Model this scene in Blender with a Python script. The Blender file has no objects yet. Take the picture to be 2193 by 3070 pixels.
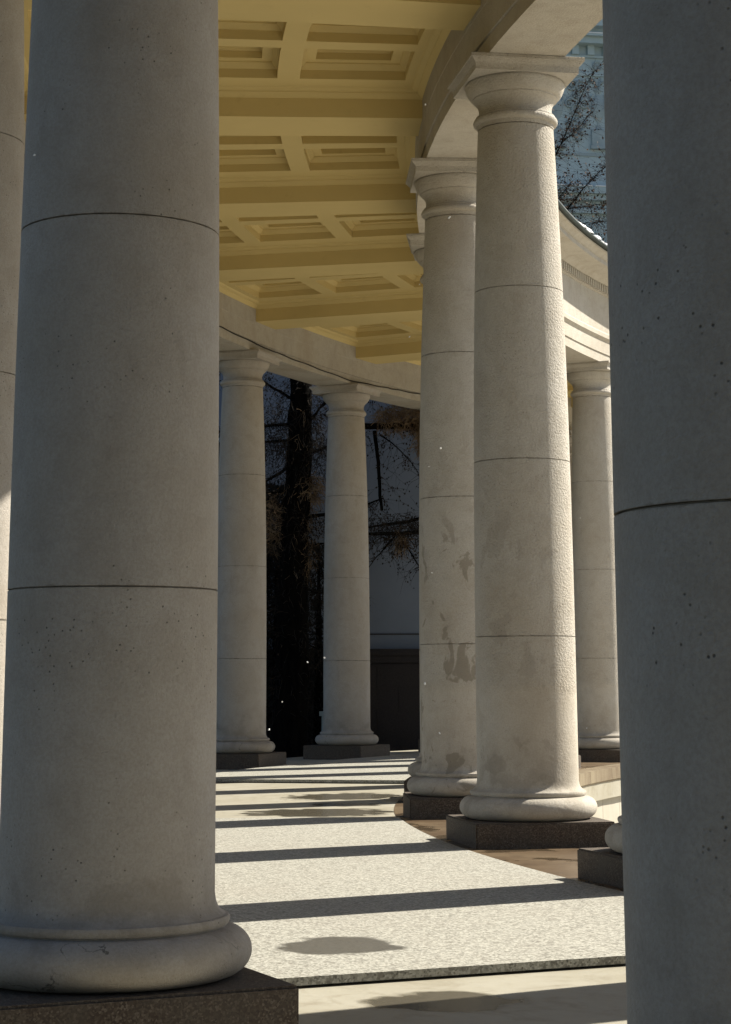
import bpy, bmesh, math, random
from mathutils import Vector, Matrix, noise
random.seed(11)
RAD = math.radians
S = bpy.context.scene
COL = S.collection

# ------------------------------------------------------------------ camera
CAM = Vector((-22.9326, -30.6546, 1.2206))
YAW, PITCH, ROLL = RAD(-15.5954), RAD(11.1703), RAD(-0.2064)
FWD = Vector((math.sin(YAW)*math.cos(PITCH), math.cos(YAW)*math.cos(PITCH), math.sin(PITCH)))
RGT = Vector((math.cos(YAW), -math.sin(YAW), 0))
UPV = RGT.cross(FWD)
R2 = RGT*math.cos(ROLL) + UPV*math.sin(ROLL)
U2 = UPV*math.cos(ROLL) - RGT*math.sin(ROLL)
cd = bpy.data.cameras.new('camera'); cam = bpy.data.objects.new('camera', cd); COL.objects.link(cam)
M = Matrix((R2, U2, -FWD)).transposed().to_4x4(); M.translation = CAM
cam.matrix_world = M
cd.sensor_fit = 'VERTICAL'; cd.sensor_height = 36.0
cd.lens = 36.0*4367.34/2273.5
cd.shift_y = -(1136.75-649.75)/2273.5
cd.clip_end = 2000
S.camera = cam

# ------------------------------------------------------------------ sky, sun, exposure
SUN_AZ, SUN_EL = 45.3, 40.0
w = bpy.data.worlds.new("World"); S.world = w; w.use_nodes = True
nt = w.node_tree; bg = nt.nodes['Background']
sky = nt.nodes.new('ShaderNodeTexSky'); sky.sky_type = 'NISHITA'; sky.sun_disc = False
sky.sun_elevation = RAD(SUN_EL); sky.sun_rotation = RAD(90-SUN_AZ)
nt.links.new(sky.outputs[0], bg.inputs[0]); bg.inputs[1].default_value = 0.05
sl = bpy.data.lights.new('sun', 'SUN'); sl.energy = 5.0; sl.angle = RAD(0.5); sl.color = (1.0, 0.93, 0.80)
sun = bpy.data.objects.new('sun', sl); COL.objects.link(sun)
sd = Vector((math.cos(RAD(SUN_AZ))*math.cos(RAD(SUN_EL)), math.sin(RAD(SUN_AZ))*math.cos(RAD(SUN_EL)), math.sin(RAD(SUN_EL))))
sun.rotation_euler = (-sd).to_track_quat('-Z', 'Y').to_euler(); sun.location = (0, 0, 60)
S.view_settings.view_transform = 'Standard'; S.view_settings.look = 'None'
S.view_settings.exposure = 1.27; S.view_settings.gamma = 1
S.cycles.max_bounces = 8; S.cycles.diffuse_bounces = 4

# ------------------------------------------------------------------ constants of the place (metres, centre of the arc at 0,0)
RI, RO = 29.30, 34.672
TI0, DTI = 212.79, 7.3931
TO0, DTO = 220.51, 7.5024
def ti(k): return TI0 - k*DTI
def to(k): return TO0 - k*DTO
ZP = -0.262             # stone floor (column plinth tops are z = 0)
ZT = -0.208             # terrazzo slabs
ZG = -0.42              # ground outside the colonnade
ZC = -1.9               # courtyard inside the arc
Z_NECK, Z_TOP = 6.427, 7.032
ARCH0, ARCH1 = 7.036, 7.577
def pol(R, a, z=0.0): return Vector((R*math.cos(RAD(a)), R*math.sin(RAD(a)), z))

# ------------------------------------------------------------------ helpers
class MB:
    def __init__(s): s.v = []; s.f = []
    def add(s, vs, fs):
        b = len(s.v); s.v += [tuple(v) for v in vs]; s.f += [tuple(b+i for i in f) for f in fs]
    def box(s, c, sx, sy, sz, ax=Vector((1,0,0)), ay=Vector((0,1,0)), az=Vector((0,0,1))):
        c = Vector(c); vs = []
        for k in (-1,1):
            for j in (-1,1):
                for i in (-1,1): vs.append(c + ax*(i*sx/2) + ay*(j*sy/2) + az*(k*sz/2))
        s.add(vs, [(0,2,3,1),(4,5,7,6),(0,1,5,4),(2,6,7,3),(0,4,6,2),(1,3,7,5)])
    def polar(s, R0, R1, a0, a1, z0, z1, n=None):
        n = n or max(1, int(abs(a1-a0)/1.0)+1)
        ring = [(R0,z0),(R1,z0),(R1,z1),(R0,z1)]
        s.sweep(ring, a0, a1, n)
    def sweep(s, prof, a0, a1, n, closed=True, caps=True, full=False):
        """profile (R,z) swept about the arc's centre"""
        m = len(prof); vs = []
        for i in range(n if full else n+1):
            a = a0+(a1-a0)*i/n
            for (R,z) in prof: vs.append(pol(R,a,z))
        fs = []
        for i in range(n):
            i2 = (i+1) % n if full else i+1
            for j in range(m if closed else m-1):
                j2 = (j+1) % m
                fs.append((i*m+j, i*m+j2, i2*m+j2, i2*m+j))
        if closed and caps and not full:
            fs.append(tuple(reversed(range(m)))); fs.append(tuple(n*m+j for j in range(m)))
        s.add(vs, fs)
    def tube(s, pts, rad, n=5, cap=True):
        m = len(pts)
        if m < 2: return
        vs = []
        prev = None
        for i, p in enumerate(pts):
            t = (pts[min(i+1,m-1)] - pts[max(i-1,0)])
            if t.length < 1e-9: t = Vector((0,0,1))
            t.normalize()
            u = t.cross(Vector((0,0,1)))
            if u.length < 0.05: u = t.cross(Vector((1,0,0)))
            u.normalize()
            if prev is not None and u.dot(prev) < 0 and abs(t.z) < .9: pass
            v = t.cross(u)
            if prev is not None:
                u = (prev - t*prev.dot(t))
                if u.length > 1e-6: u.normalize(); v = t.cross(u)
                else: u = v.cross(t)
            prev = u.copy()
            r = rad(i/(m-1)) if callable(rad) else rad
            for k in range(n):
                a = 2*math.pi*k/n
                vs.append(p + u*(math.cos(a)*r) + v*(math.sin(a)*r))
        fs = []
        for i in range(m-1):
            for k in range(n):
                k2 = (k+1) % n
                fs.append((i*n+k, i*n+k2, (i+1)*n+k2, (i+1)*n+k))
        if cap: fs += [tuple(reversed(range(n))), tuple((m-1)*n+k for k in range(n))]
        s.add(vs, fs)
    def blob(s, c, r, sq=1.0):
        c = Vector(c)
        vs = [c+Vector((r,0,0)),c-Vector((r,0,0)),c+Vector((0,r,0)),c-Vector((0,r,0)),c+Vector((0,0,r*sq)),c-Vector((0,0,r*sq))]
        s.add(vs, [(0,2,4),(2,1,4),(1,3,4),(3,0,4),(2,0,5),(1,2,5),(3,1,5),(0,3,5)])
    def lathe(s, prof, n=96, c=(0,0,0)):
        c = Vector(c); m = len(prof); vs = []
        for (r,z) in prof:
            for k in range(n):
                a = 2*math.pi*k/n; vs.append(c+Vector((r*math.cos(a), r*math.sin(a), z)))
        fs = [(j*n+k, j*n+(k+1)%n, (j+1)*n+(k+1)%n, (j+1)*n+k) for j in range(m-1) for k in range(n)]
        fs += [tuple(reversed(range(n))), tuple((m-1)*n+k for k in range(n))]
        s.add(vs, fs)
    def build(s, name, mat, parent=None, smooth=None):
        me = bpy.data.meshes.new(name); me.from_pydata(s.v, [], s.f); me.validate(clean_customdata=False); me.update()
        bm = bmesh.new(); bm.from_mesh(me); bmesh.ops.recalc_face_normals(bm, faces=bm.faces); bm.to_mesh(me); bm.free()
        if smooth is not None:
            for p in me.polygons: p.use_smooth = True
            me.set_sharp_from_angle(angle=RAD(smooth))
        me.materials.append(mat)
        o = bpy.data.objects.new(name, me); COL.objects.link(o)
        if parent is not None: o.parent = parent
        return o
def tag(o, label=None, cat=None, group=None, kind=None):
    if label: o['label'] = label
    if cat: o['category'] = cat
    if group: o['group'] = group
    if kind: o['kind'] = kind
    return o
def empty(name, loc=(0,0,0), rz=0.0):
    o = bpy.data.objects.new(name, None); COL.objects.link(o); o.location = loc; o.rotation_euler = (0,0,rz); o.empty_display_size = .3
    return o
def copy_tree(o, parent=None):
    c = o.copy(); COL.objects.link(c)
    if parent is not None: c.parent = parent
    for ch in list(o.children): copy_tree(ch, c)
    return c

# ------------------------------------------------------------------ materials
class NT:
    def __init__(s, name):
        s.m = bpy.data.materials.new(name); s.m.use_nodes = True; s.t = s.m.node_tree; s.n = s.t.nodes; s.l = s.t.links
        s.b = s.n['Principled BSDF']; s.b.inputs['Specular IOR Level'].default_value = 0.3
        g = s.n.new('ShaderNodeNewGeometry'); s.pos = g.outputs['Position']
    def out(s, x): return x
    def sock(s, node, i, v):
        if hasattr(v, 'is_output') or isinstance(v, bpy.types.NodeSocket): s.l.new(v, node.inputs[i])
        else: node.inputs[i].default_value = v
    def scale(s, v, vec=None):
        m = s.n.new('ShaderNodeMapping'); m.inputs['Scale'].default_value = v; s.l.new(vec or s.pos, m.inputs[0]); return m.outputs[0]
    def noise(s, sc, det=4, rough=.6, vec=None, dist=0):
        n = s.n.new('ShaderNodeTexNoise'); n.inputs['Scale'].default_value = sc; n.inputs['Detail'].default_value = det
        n.inputs['Roughness'].default_value = rough; n.inputs['Distortion'].default_value = dist; s.l.new(vec or s.pos, n.inputs[0]); return n.outputs[0]
    def vor(s, sc, feat='F1', out=0, vec=None, rnd=1):
        n = s.n.new('ShaderNodeTexVoronoi'); n.feature = feat; n.inputs['Scale'].default_value = sc; n.inputs['Randomness'].default_value = rnd
        s.l.new(vec or s.pos, n.inputs[0]); return n.outputs[out]
    def ramp(s, f, stops):
        r = s.n.new('ShaderNodeValToRGB'); e = r.color_ramp.elements
        while len(e) < len(stops): e.new(.5)
        for el, (p, c) in zip(e, stops):
            el.position = p; el.color = (c, c, c, 1) if isinstance(c, (int, float)) else (*c, 1)
        s.l.new(f, r.inputs[0]); return r.outputs[0]
    def mix(s, f, a, b, mode='MIX'):
        m = s.n.new('ShaderNodeMix'); m.data_type = 'RGBA'; m.blend_type = mode
        for i, v in ((0, f), (6, a), (7, b)):
            if isinstance(v, bpy.types.NodeSocket): s.l.new(v, m.inputs[i])
            elif i == 0: m.inputs[0].default_value = v
            else: m.inputs[i].default_value = (*v, 1)
        return m.outputs[2]
    def math(s, op, a, b=0.0, c=0.0):
        m = s.n.new('ShaderNodeMath'); m.operation = op
        for i, v in enumerate((a, b, c)):
            if isinstance(v, bpy.types.NodeSocket): s.l.new(v, m.inputs[i])
            else: m.inputs[i].default_value = v
        return m.outputs[0]
    def z(s):
        x = s.n.new('ShaderNodeSeparateXYZ'); s.l.new(s.pos, x.inputs[0]); return x.outputs[2]
    def xyz(s):
        x = s.n.new('ShaderNodeSeparateXYZ'); s.l.new(s.pos, x.inputs[0]); return x.outputs
    def bump(s, h, dist, st=1.0, prev=None):
        b = s.n.new('ShaderNodeBump'); b.inputs['Distance'].default_value = dist; b.inputs['Strength'].default_value = st
        s.l.new(h, b.inputs['Height'])
        if prev is not None: s.l.new(prev, b.inputs['Normal'])
        return b.outputs[0]
    def done(s, col, rough=.8, normal=None):
        s.sock(s.b, 'Base Color', col if isinstance(col, bpy.types.NodeSocket) else (*col, 1))
        s.sock(s.b, 'Roughness', rough)
        if normal is not None: s.l.new(normal, s.b.inputs['Normal'])
        return s.m

def stone_mat(name, base, warm, dark, bump=.003, grime=True, stain=0.0, joints=True, crack=False, fine=.8):
    t = NT(name)
    big = t.noise(.9, 5, .62, dist=.4)
    c = t.mix(t.ramp(big, [(.38, 0), (.68, 1)]), base, warm)
    c = t.mix(t.ramp(t.noise(5.5, 6, .68, dist=.5), [(.46, 0), (.70, .34)]), c, dark)
    c = t.mix(t.ramp(t.noise(.55, 3, .5), [(.55, 0), (.70, .30)]), c, (warm[0]*.8, warm[1]*.70, warm[2]*.55))
    streak = t.noise(1.6, 6, .65, vec=t.scale((1, 1, .28)))
    c = t.mix(t.ramp(streak, [(.50, 0), (.78, .42)]), c, dark)
    # hard-edged damp and mortar stains
    if stain:
        st = t.noise(3.4, 5, .55, dist=.6, vec=t.scale((1, 1, .8)))
        band = t.ramp(t.math('MULTIPLY', t.z(), .2), [(.05, 1), (.52, .85), (.60, .25), (.9, .1)])
        st2 = t.math('MULTIPLY', t.math('MULTIPLY', t.ramp(st, [(.575, 0), (.60, 1)]), band), stain)
        c = t.mix(st2, c, tuple(x*.85 for x in dark))
    sp = t.noise(75, 3, .7)
    c = t.mix(t.ramp(sp, [(.36, .34), (.60, 0)]), c, dark)
    pits = t.vor(34, 'F1', 0); pm = t.noise(2.6, 3)
    pit = t.math('MULTIPLY', t.ramp(pits, [(.07, 1), (.16, 0)]), t.ramp(pm, [(.52, 0), (.60, 1)]))
    c = t.mix(t.math('MULTIPLY', pit, .8), c, tuple(x*.3 for x in dark))
    if grime:
        z = t.z()
        zz = t.math('ADD', z, t.math('MULTIPLY', t.math('SUBTRACT', t.noise(2.6, 5, .6), .5), 1.3))
        g = t.ramp(zz, [(.05, .10), (.2, .22), (.26, .42), (.42, .25), (.46, .12), (.8, 0)])
        c = t.mix(g, c, tuple(x*.62 for x in dark))
    if joints:
        dz = None
        for jz in (1.614, 3.216, 4.833, 6.427):
            q = t.math('ABSOLUTE', t.math('SUBTRACT', t.z(), jz)); dz = q if dz is None else t.math('MINIMUM', dz, q)
        dz = t.math('ADD', dz, t.math('MULTIPLY', t.math('SUBTRACT', t.noise(14, 5, .7), .5), .045))
        c = t.mix(t.ramp(t.math('MULTIPLY', dz, 20), [(.0, .45), (.13, 0)]), c, tuple(x*.5 for x in dark))
    if crack:
        wv = t.n.new('ShaderNodeVectorMath'); wv.operation = 'ADD'
        nv = t.n.new('ShaderNodeTexNoise'); nv.inputs['Scale'].default_value = 7; nv.inputs['Detail'].default_value = 5; t.l.new(t.pos, nv.inputs[0])
        sc = t.n.new('ShaderNodeVectorMath'); sc.operation = 'SCALE'; sc.inputs['Scale'].default_value = .34; t.l.new(nv.outputs['Color'], sc.inputs[0])
        t.l.new(t.pos, wv.inputs[0]); t.l.new(sc.outputs[0], wv.inputs[1])
        e = t.vor(1.7, 'DISTANCE_TO_EDGE', 0, vec=wv.outputs[0])
        cm = t.math('MULTIPLY', t.ramp(e, [(.002, 1), (.006, 0)]), t.ramp(t.noise(2.2, 2), [(.44, 0), (.52, 1)]))
        cm = t.math('MULTIPLY', cm, t.ramp(t.z(), [(.19, 1), (.2, 0)]))
        c = t.mix(t.math('MULTIPLY', cm, .85), c, tuple(x*.2 for x in dark))
    hz = t.ramp(t.math('MULTIPLY', t.z(), .2), [(.22, .25), (.235, 1)])
    h1 = t.noise(48, 4, .6); h2 = t.noise(140, 3, .7)
    hh = t.math('MULTIPLY', t.math('MULTIPLY', h1, hz), 1.0)
    n = t.bump(hh, bump*6.5); n = t.bump(h2, .0024*fine, prev=n); n = t.bump(t.math('SUBTRACT', 1.0, pit), .004, prev=n)
    return t.done(c, t.ramp(big, [(0, .75), (1, .95)]), n)
M_STONE = stone_mat('pale_cast_stone', (.41,.382,.347), (.38,.345,.297), (.24,.207,.165), bump=.0006, crack=True, fine=2.2)
IN_ = ((.465,.442,.40), (.43,.395,.34), (.27,.24,.19))
M_INNER = stone_mat('hammered_cast_stone', *IN_)
M_STAINED = stone_mat('stained_cast_stone', *IN_, stain=.85)
M_SLIGHT = stone_mat('slightly_stained_cast_stone', *IN_, stain=.30)
M_ENT = stone_mat('entablature_stone', (.455,.43,.38), (.42,.385,.325), (.25,.215,.165), bump=.0012, grime=False, joints=False)

t = NT('granite_plinth')
v = t.vor(120, 'F1', 1); sp = t.n.new('ShaderNodeSeparateColor'); t.l.new(v, sp.inputs[0])
c = t.ramp(sp.outputs[0], [(0, (.04,.028,.02)), (.45, (.062,.045,.033)), (.8, (.095,.075,.057)), (1, (.14,.115,.09))])
c = t.mix(t.ramp(t.noise(4, 5), [(.4, 0), (.7, .7)]), c, (.07,.06,.048))
M_PLINTH = t.done(c, .75, t.bump(t.noise(110, 4, .7), .004))

t = NT('yellow_ceiling_paint')
c = t.mix(t.ramp(t.noise(.8, 5), [(.35, 0), (.7, 1)]), (.59,.465,.205), (.545,.43,.188))
c = t.mix(t.ramp(t.noise(5, 6, .7), [(.6, 0), (.85, .4)]), c, (.33,.24,.09))
M_YEL = t.done(c, .7, t.bump(t.noise(60, 3), .0006))

t = NT('terrazzo')
v = t.vor(85, 'F1', 1); s1 = t.n.new('ShaderNodeSeparateColor'); t.l.new(v, s1.inputs[0])
chip = t.ramp(s1.outputs[0], [(0, (.11,.105,.09)), (.22, (.20,.195,.17)), (.5, (.30,.295,.26)), (1, (.40,.395,.35))])
v2 = t.vor(38, 'F1', 1); s2 = t.n.new('ShaderNodeSeparateColor'); t.l.new(v2, s2.inputs[0])
chip = t.mix(t.ramp(s2.outputs[1], [(.86, 0), (.9, .7)]), chip, (.15,.14,.12))
ed = t.vor(85, 'DISTANCE_TO_EDGE', 0)
c = t.mix(t.ramp(ed, [(0, .6), (.07, 0)]), chip, (.21,.205,.175))
c = t.mix(t.ramp(t.noise(.7, 6, .65), [(.45, 0), (.75, .35)]), c, (.25,.23,.195))
def blotch(t, cx, cy, ax, ay, ang, seed, lo=.86, hi=1.02):
    """a damp or dry patch with an uneven outline, fixed on the floor at (cx, cy)"""
    m = t.n.new('ShaderNodeMapping'); m.vector_type = 'TEXTURE'
    m.inputs['Location'].default_value = (cx, cy, 0); m.inputs['Rotation'].default_value = (0, 0, RAD(ang)); m.inputs['Scale'].default_value = (ax, ay, 50)
    nz = t.n.new('ShaderNodeTexNoise'); nz.inputs['Scale'].default_value = 3.5+seed*.1; nz.inputs['Detail'].default_value = 6; t.l.new(t.pos, nz.inputs[0])
    t.l.new(t.pos, m.inputs[0])
    ln = t.n.new('ShaderNodeVectorMath'); ln.operation = 'LENGTH'; t.l.new(m.outputs[0], ln.inputs[0])
    f = t.math('ADD', ln.outputs['Value'], t.math('MULTIPLY', t.math('SUBTRACT', nz.outputs[0], .5), 1.1))
    return t.ramp(f, [(lo*.5, 1), (hi*.5, 0)]) if False else t.ramp(t.math('MULTIPLY', f, .5), [(lo*.5, 1), (hi*.5, 0)])
st = blotch(t, -26.12, -19.80, .34, .40, 20, 1)
c = t.mix(t.math('MULTIPLY', st, .88), c, (.055,.052,.045))
M_TERR = t.done(c, t.ramp(st, [(0, .8), (1, .45)]), t.bump(t.noise(60, 3), .0018))

def smooth_floor(name, a, b, d, wet, rough, spots=()):
    t = NT(name)
    c = t.mix(t.ramp(t.noise(.9, 7, .65, dist=.6), [(.38, 0), (.66, 1)]), a, b)
    c = t.mix(t.ramp(t.noise(3.2, 8, .7, dist=1.2), [(.5, 0), (.72, .7)]), c, d)
    wv = t.noise(.55, 6, .6, dist=.5)
    wm = t.ramp(wv, [(wet, 0), (wet+.035, 1)])
    c = t.mix(t.math('MULTIPLY', wm, .7), c, tuple(x*.35 for x in b))
    if spots:
        pm = None
        for q, (cx, cy, ax, ay, an) in enumerate(spots):
            f = blotch(t, cx, cy, ax, ay, an, q*7, .80, 1.0)
            pm = f if pm is None else t.math('MAXIMUM', pm, f)
        c = t.mix(t.math('MULTIPLY', pm, .85), c, tuple(x*.35 for x in d))
        wm = t.math('MAXIMUM', wm, pm)
    r = t.ramp(wm, [(0, rough), (1, .16)])
    return t.done(c, r, t.bump(t.noise(9, 5, .6), .0025))
M_FLOOR = smooth_floor('worn_stone_floor', (.31,.295,.245), (.26,.24,.185), (.18,.155,.11), .70, .62, [(-25.20,-21.18,.42,.33,28),(-29.75,-8.30,1.0,.75,25),(-30.35,-5.15,.95,.75,60),(-29.9,-6.8,.5,.4,0)])
M_BORDER = smooth_floor('damp_brown_stone_border', (.085,.056,.032), (.15,.11,.068), (.04,.027,.016), .50, .38)

t = NT('stylobate_wall'); 
c = t.mix(t.ramp(t.noise(1.2, 6, .6), [(.35, 0), (.7, 1)]), (.38,.355,.30), (.32,.295,.24))
c = t.mix(t.ramp(t.noise(3, 6, .6, vec=t.scale((1,1,.15))), [(.55, 0), (.75, .5)]), c, (.22,.19,.145))
M_WALL = t.done(c, .85, t.bump(t.noise(40, 4), .002))
t = NT('coping_stone')
c = t.mix(t.ramp(t.noise(2.5, 6, .65, vec=t.scale((1,1,.3))), [(.38, 0), (.62, 1)]), (.19,.155,.10), (.11,.078,.045))
M_COPING = t.done(c, .7, t.bump(t.noise(50, 4), .003))
t = NT('courtyard_gravel')
c = t.mix(t.ramp(t.noise(2.5, 8, .7), [(.35, 0), (.7, 1)]), (.46,.43,.36), (.38,.35,.29))
M_COURT = t.done(c, .9, t.bump(t.noise(30, 4), .004))
t = NT('dark_lawn')
c = t.mix(t.ramp(t.noise(1.5, 8, .7), [(.35, 0), (.7, 1)]), (.045,.05,.028), (.085,.075,.05))
M_GROUND = t.done(c, .95, t.bump(t.noise(20, 5), .01))
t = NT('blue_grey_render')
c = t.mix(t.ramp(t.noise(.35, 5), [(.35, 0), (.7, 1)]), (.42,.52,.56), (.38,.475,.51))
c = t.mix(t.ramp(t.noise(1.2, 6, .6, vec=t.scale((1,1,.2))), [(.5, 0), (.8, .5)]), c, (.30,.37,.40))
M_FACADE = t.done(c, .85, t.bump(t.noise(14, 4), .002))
t = NT('blue_grey_relief'); M_RELIEF = t.done(t.mix(t.ramp(t.noise(3, 5), [(.4,0),(.7,1)]), (.34,.42,.45), (.27,.33,.36)), .85)
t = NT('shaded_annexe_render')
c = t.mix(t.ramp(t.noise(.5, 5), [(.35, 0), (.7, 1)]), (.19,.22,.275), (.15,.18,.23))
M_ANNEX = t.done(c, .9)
t = NT('dark_granite_base')
c = t.mix(t.ramp(t.noise(30, 5, .7), [(.35, 0), (.7, 1)]), (.018,.015,.016), (.034,.028,.028))
M_BASE = t.done(c, .7)
t = NT('window_glass'); M_GLASS = t.done((.03,.035,.04), .15)
t = NT('weathered_copper')
c = t.mix(t.ramp(t.noise(4, 5), [(.4, 0), (.65, 1)]), (.006,.012,.011), (.014,.028,.025)); M_COPPER = t.done(c, .5)
t = NT('snow'); M_SNOW = t.done((.86,.87,.88), .6, t.bump(t.noise(25, 3), .01))
t = NT('black_cable'); M_CABLE = t.done((.02,.018,.016), .6)
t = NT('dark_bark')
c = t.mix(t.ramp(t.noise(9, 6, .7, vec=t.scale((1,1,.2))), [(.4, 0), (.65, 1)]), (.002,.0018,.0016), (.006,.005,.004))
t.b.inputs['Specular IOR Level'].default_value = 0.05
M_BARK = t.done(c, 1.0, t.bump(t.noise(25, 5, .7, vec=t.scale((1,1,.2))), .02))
t = NT('larch_twigs'); M_TWIG = t.done(t.mix(t.ramp(t.noise(6, 2), [(.4,0),(.6,1)]), (.007,.006,.005), (.03,.02,.012)), .9)
t = NT('rusty_needles'); M_RUST = t.done(t.mix(t.ramp(t.noise(5, 2), [(.35,0),(.65,1)]), (.085,.052,.028), (.24,.165,.095)), .9)
t = NT('brown_leaves'); M_LEAF = t.done(t.mix(t.ramp(t.noise(3, 2), [(.35,0),(.65,1)]), (.03,.018,.013), (.11,.06,.035)), .9)
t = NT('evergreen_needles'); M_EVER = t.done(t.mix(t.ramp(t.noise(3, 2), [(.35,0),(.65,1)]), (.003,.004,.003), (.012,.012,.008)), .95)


# ------------------------------------------------------------------ ground, floors
def ring_sheet(name, R0, R1, z, mat, a0=0, a1=360, n=180, m=3):
    b = MB(); vs = []; full = (a1-a0) >= 360
    for i in range(n if full else n+1):
        a = a0+(a1-a0)*i/n
        for j in range(m+1): vs.append(pol(R0+(R1-R0)*j/m, a, z))
    fs = []
    for i in range(n):
        i2 = (i+1) % n if full else i+1
        for j in range(m): fs.append((i*(m+1)+j, i*(m+1)+j+1, i2*(m+1)+j+1, i2*(m+1)+j))
    b.add(vs, fs); return tag(b.build(name, mat), kind='structure')
ring_sheet('ground', 35.8, 900, ZG, M_GROUND, m=6)
ring_sheet('courtyard', 0.01, 28.4, ZC, M_COURT)

def slab(name, R0, R1, a0, a1, z0, z1, mat, bev=.008):
    b = MB(); n = max(2, int(abs(a1-a0)*2))
    da = math.degrees(bev/((R0+R1)/2))
    prof = [(R0,z0),(R1,z0),(R1,z1-bev),(R1-bev,z1),(R0+bev,z1),(R0,z1-bev)]
    b.sweep(prof, a0, a1, n)
    b.polar(R0+.05, R1-.05, a0+.12, a1-.12, ZP-.02, z0-.001)
    return tag(b.build(name, mat), kind='structure')
# stone floor the whole colonnade stands on
b = MB(); b.sweep([(28.27,ZP),(35.95,ZP),(35.95,-.70),(28.27,-.70)], 0, 360, 180, full=True)
tag(b.build('stone_floor', M_FLOOR), kind='structure')
for a0, a1, zb in ((150, 183.6, -.2125), (183.65, 198.6, ZP+.004), (198.65, 218.9, -.2125), (218.95, 224.9, ZP+.004), (224.95, 245, -.2125)):
    b = MB(); b.sweep([(28.62,zb-.0005),(30.02,zb),(30.02,-.30),(28.62,-.30)], a0, a1, max(4, int((a1-a0)*1.5)))
    tag(b.build('stone_border', M_BORDER), kind='structure')
slab('terrazzo_floor', 30.025, 33.96, 198.6, 218.90, ZP+.014, ZT, M_TERR)
slab('terrazzo_floor', 30.035, 33.96, 150.0, 183.6, ZP+.014, ZT, M_TERR)
slab('terrazzo_floor', 30.035, 33.96, 225.0, 245.0, ZP+.014, ZT, M_TERR)

# retaining wall of the colonnade floor on the court side
sw = empty('retaining_wall', pol(28.3, 190, ZC)); tag(sw, 'pale jointed stone wall under a brown coping below the colonnade floor', 'retaining wall')
def adopt(o, root):
    o.parent = root; o.matrix_parent_inverse = Matrix.LocRotScale(root.location, root.rotation_euler, None).inverted(); return o
b = MB(); step = 2.1
for i in range(70):
    a = 105 + i*step; g = math.degrees(.006/28.35)
    b.polar(28.36, 28.9, a+g, a+step-g, ZC-.1, -.43, 3)
b.polar(28.375, 28.8, 105, 252, ZC-.1, -.435, 90)
adopt(b.build('wall_panel', M_WALL), sw)
b = MB()
for i in range(49):
    a = 105+i*3.0; g = math.degrees(.005/28.2)
    b.sweep([(28.23,-.217),(28.6,-.217),(28.6,-.427),(28.25,-.427),(28.23,-.40)], a+g, a+3-g, 4)
adopt(b.build('coping', M_COPING), sw)

# ------------------------------------------------------------------ columns
RT = .3649
def shaft_r(z):
    u = min(max(z/6.4274, 0), 1); return .46 - (.46-RT)*u**3.0
def make_column():
    root = empty('stone_column')
    # plinth: square block, slightly worn edges
    bm = bmesh.new(); bmesh.ops.create_cube(bm, size=1)
    for vv in bm.verts: vv.co = Vector((vv.co.x*1.26, vv.co.y*1.26, (vv.co.z-.5)*.27))
    bmesh.ops.bevel(bm, geom=list(bm.edges), offset=.012, segments=2, affect='EDGES')
    me = bpy.data.meshes.new('plinth'); bm.to_mesh(me); bm.free(); me.materials.append(M_PLINTH)
    p = bpy.data.objects.new('plinth', me); COL.objects.link(p); p.parent = root
    # base: torus + fillet
    prof = [(.50,.0005),(.535,.004),(.558,.012)]
    for i in range(13):
        a = RAD(-62+i*(62+82)/12); prof.append((.512+.110*math.cos(a), .102+.098*math.sin(a)))
    prof += [(.520,.199),(.511,.201),(.511,.207),(.520,.210),(.526,.222),(.527,.236),(.521,.246),(.512,.249)]
    b = MB(); b.lathe(prof, 112); b.build('base', M_STONE, root, 40)
    # shaft with apophyge and drum joints
    prof = [(.512,.246),(.506,.251),(.490,.262),(.475,.279),(.466,.302),(.461,.335)]
    joints = [1.614, 3.216, 4.833]
    zs = [.335+(6.42-.335)*i/36 for i in range(1, 37)]
    ev = [(z, shaft_r(z)) for z in zs if all(abs(z-j) > .03 for j in joints)]
    for j in joints:
        r = shaft_r(j); ev += [(j-.0036, r), (j-.0016, r-.012), (j+.0016, r-.012), (j+.0036, r)]
    ev.sort(); prof += [(r, z) for z, r in ev]
    b = MB(); b.lathe(prof, 112); b.build('shaft', M_STONE, root, 38)
    # capital: astragal, neck, echinus in two swells
    prof = [(RT-.012,6.415),(RT-.012,6.428),(RT+.002,6.432),(RT+.004,6.455),(.372,6.468)]
    for i in range(9):
        a = RAD(-85+i*165/8); prof.append((.374+.034*math.cos(a), 6.508+.038*math.sin(a)))
    prof += [(.384,6.548),(.383,6.560),(.366,6.566),(.357,6.572),(.352,6.59),(.352,6.625),(.355,6.650),(.364,6.676),(.380,6.702),(.400,6.722),
             (.411,6.728),(.412,6.742),(.424,6.746),(.440,6.762),(.458,6.79),(.473,6.825),(.482,6.855),(.486,6.872),(.480,6.884),(.46,6.89)]
    b = MB(); b.lathe(prof, 96); cp = b.build('capital', M_STONE, root, 40)
    # abacus: square, cyma edge
    b = MB(); lv = [(.500,6.886),(.503,6.888),(.503,6.945),(.507,6.955),(.520,6.968),(.533,6.985),(.540,6.998),(.5517,7.000),(.5517,7.031),(.548,7.034)]
    vs = []
    for h, z in lv: vs += [Vector((-h,-h,z)),Vector((h,-h,z)),Vector((h,h,z)),Vector((-h,h,z))]
    n = len(lv); fs = [(i*4+k, i*4+(k+1) % 4, (i+1)*4+(k+1) % 4, (i+1)*4+k) for i in range(n-1) for k in range(4)]
    fs += [(3,2,1,0), tuple((n-1)*4+k for k in range(4))]; b.add(vs, fs)
    b.build('abacus', M_STONE, cp, 30)
    return root
proto = make_column(); used = [False]
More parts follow.
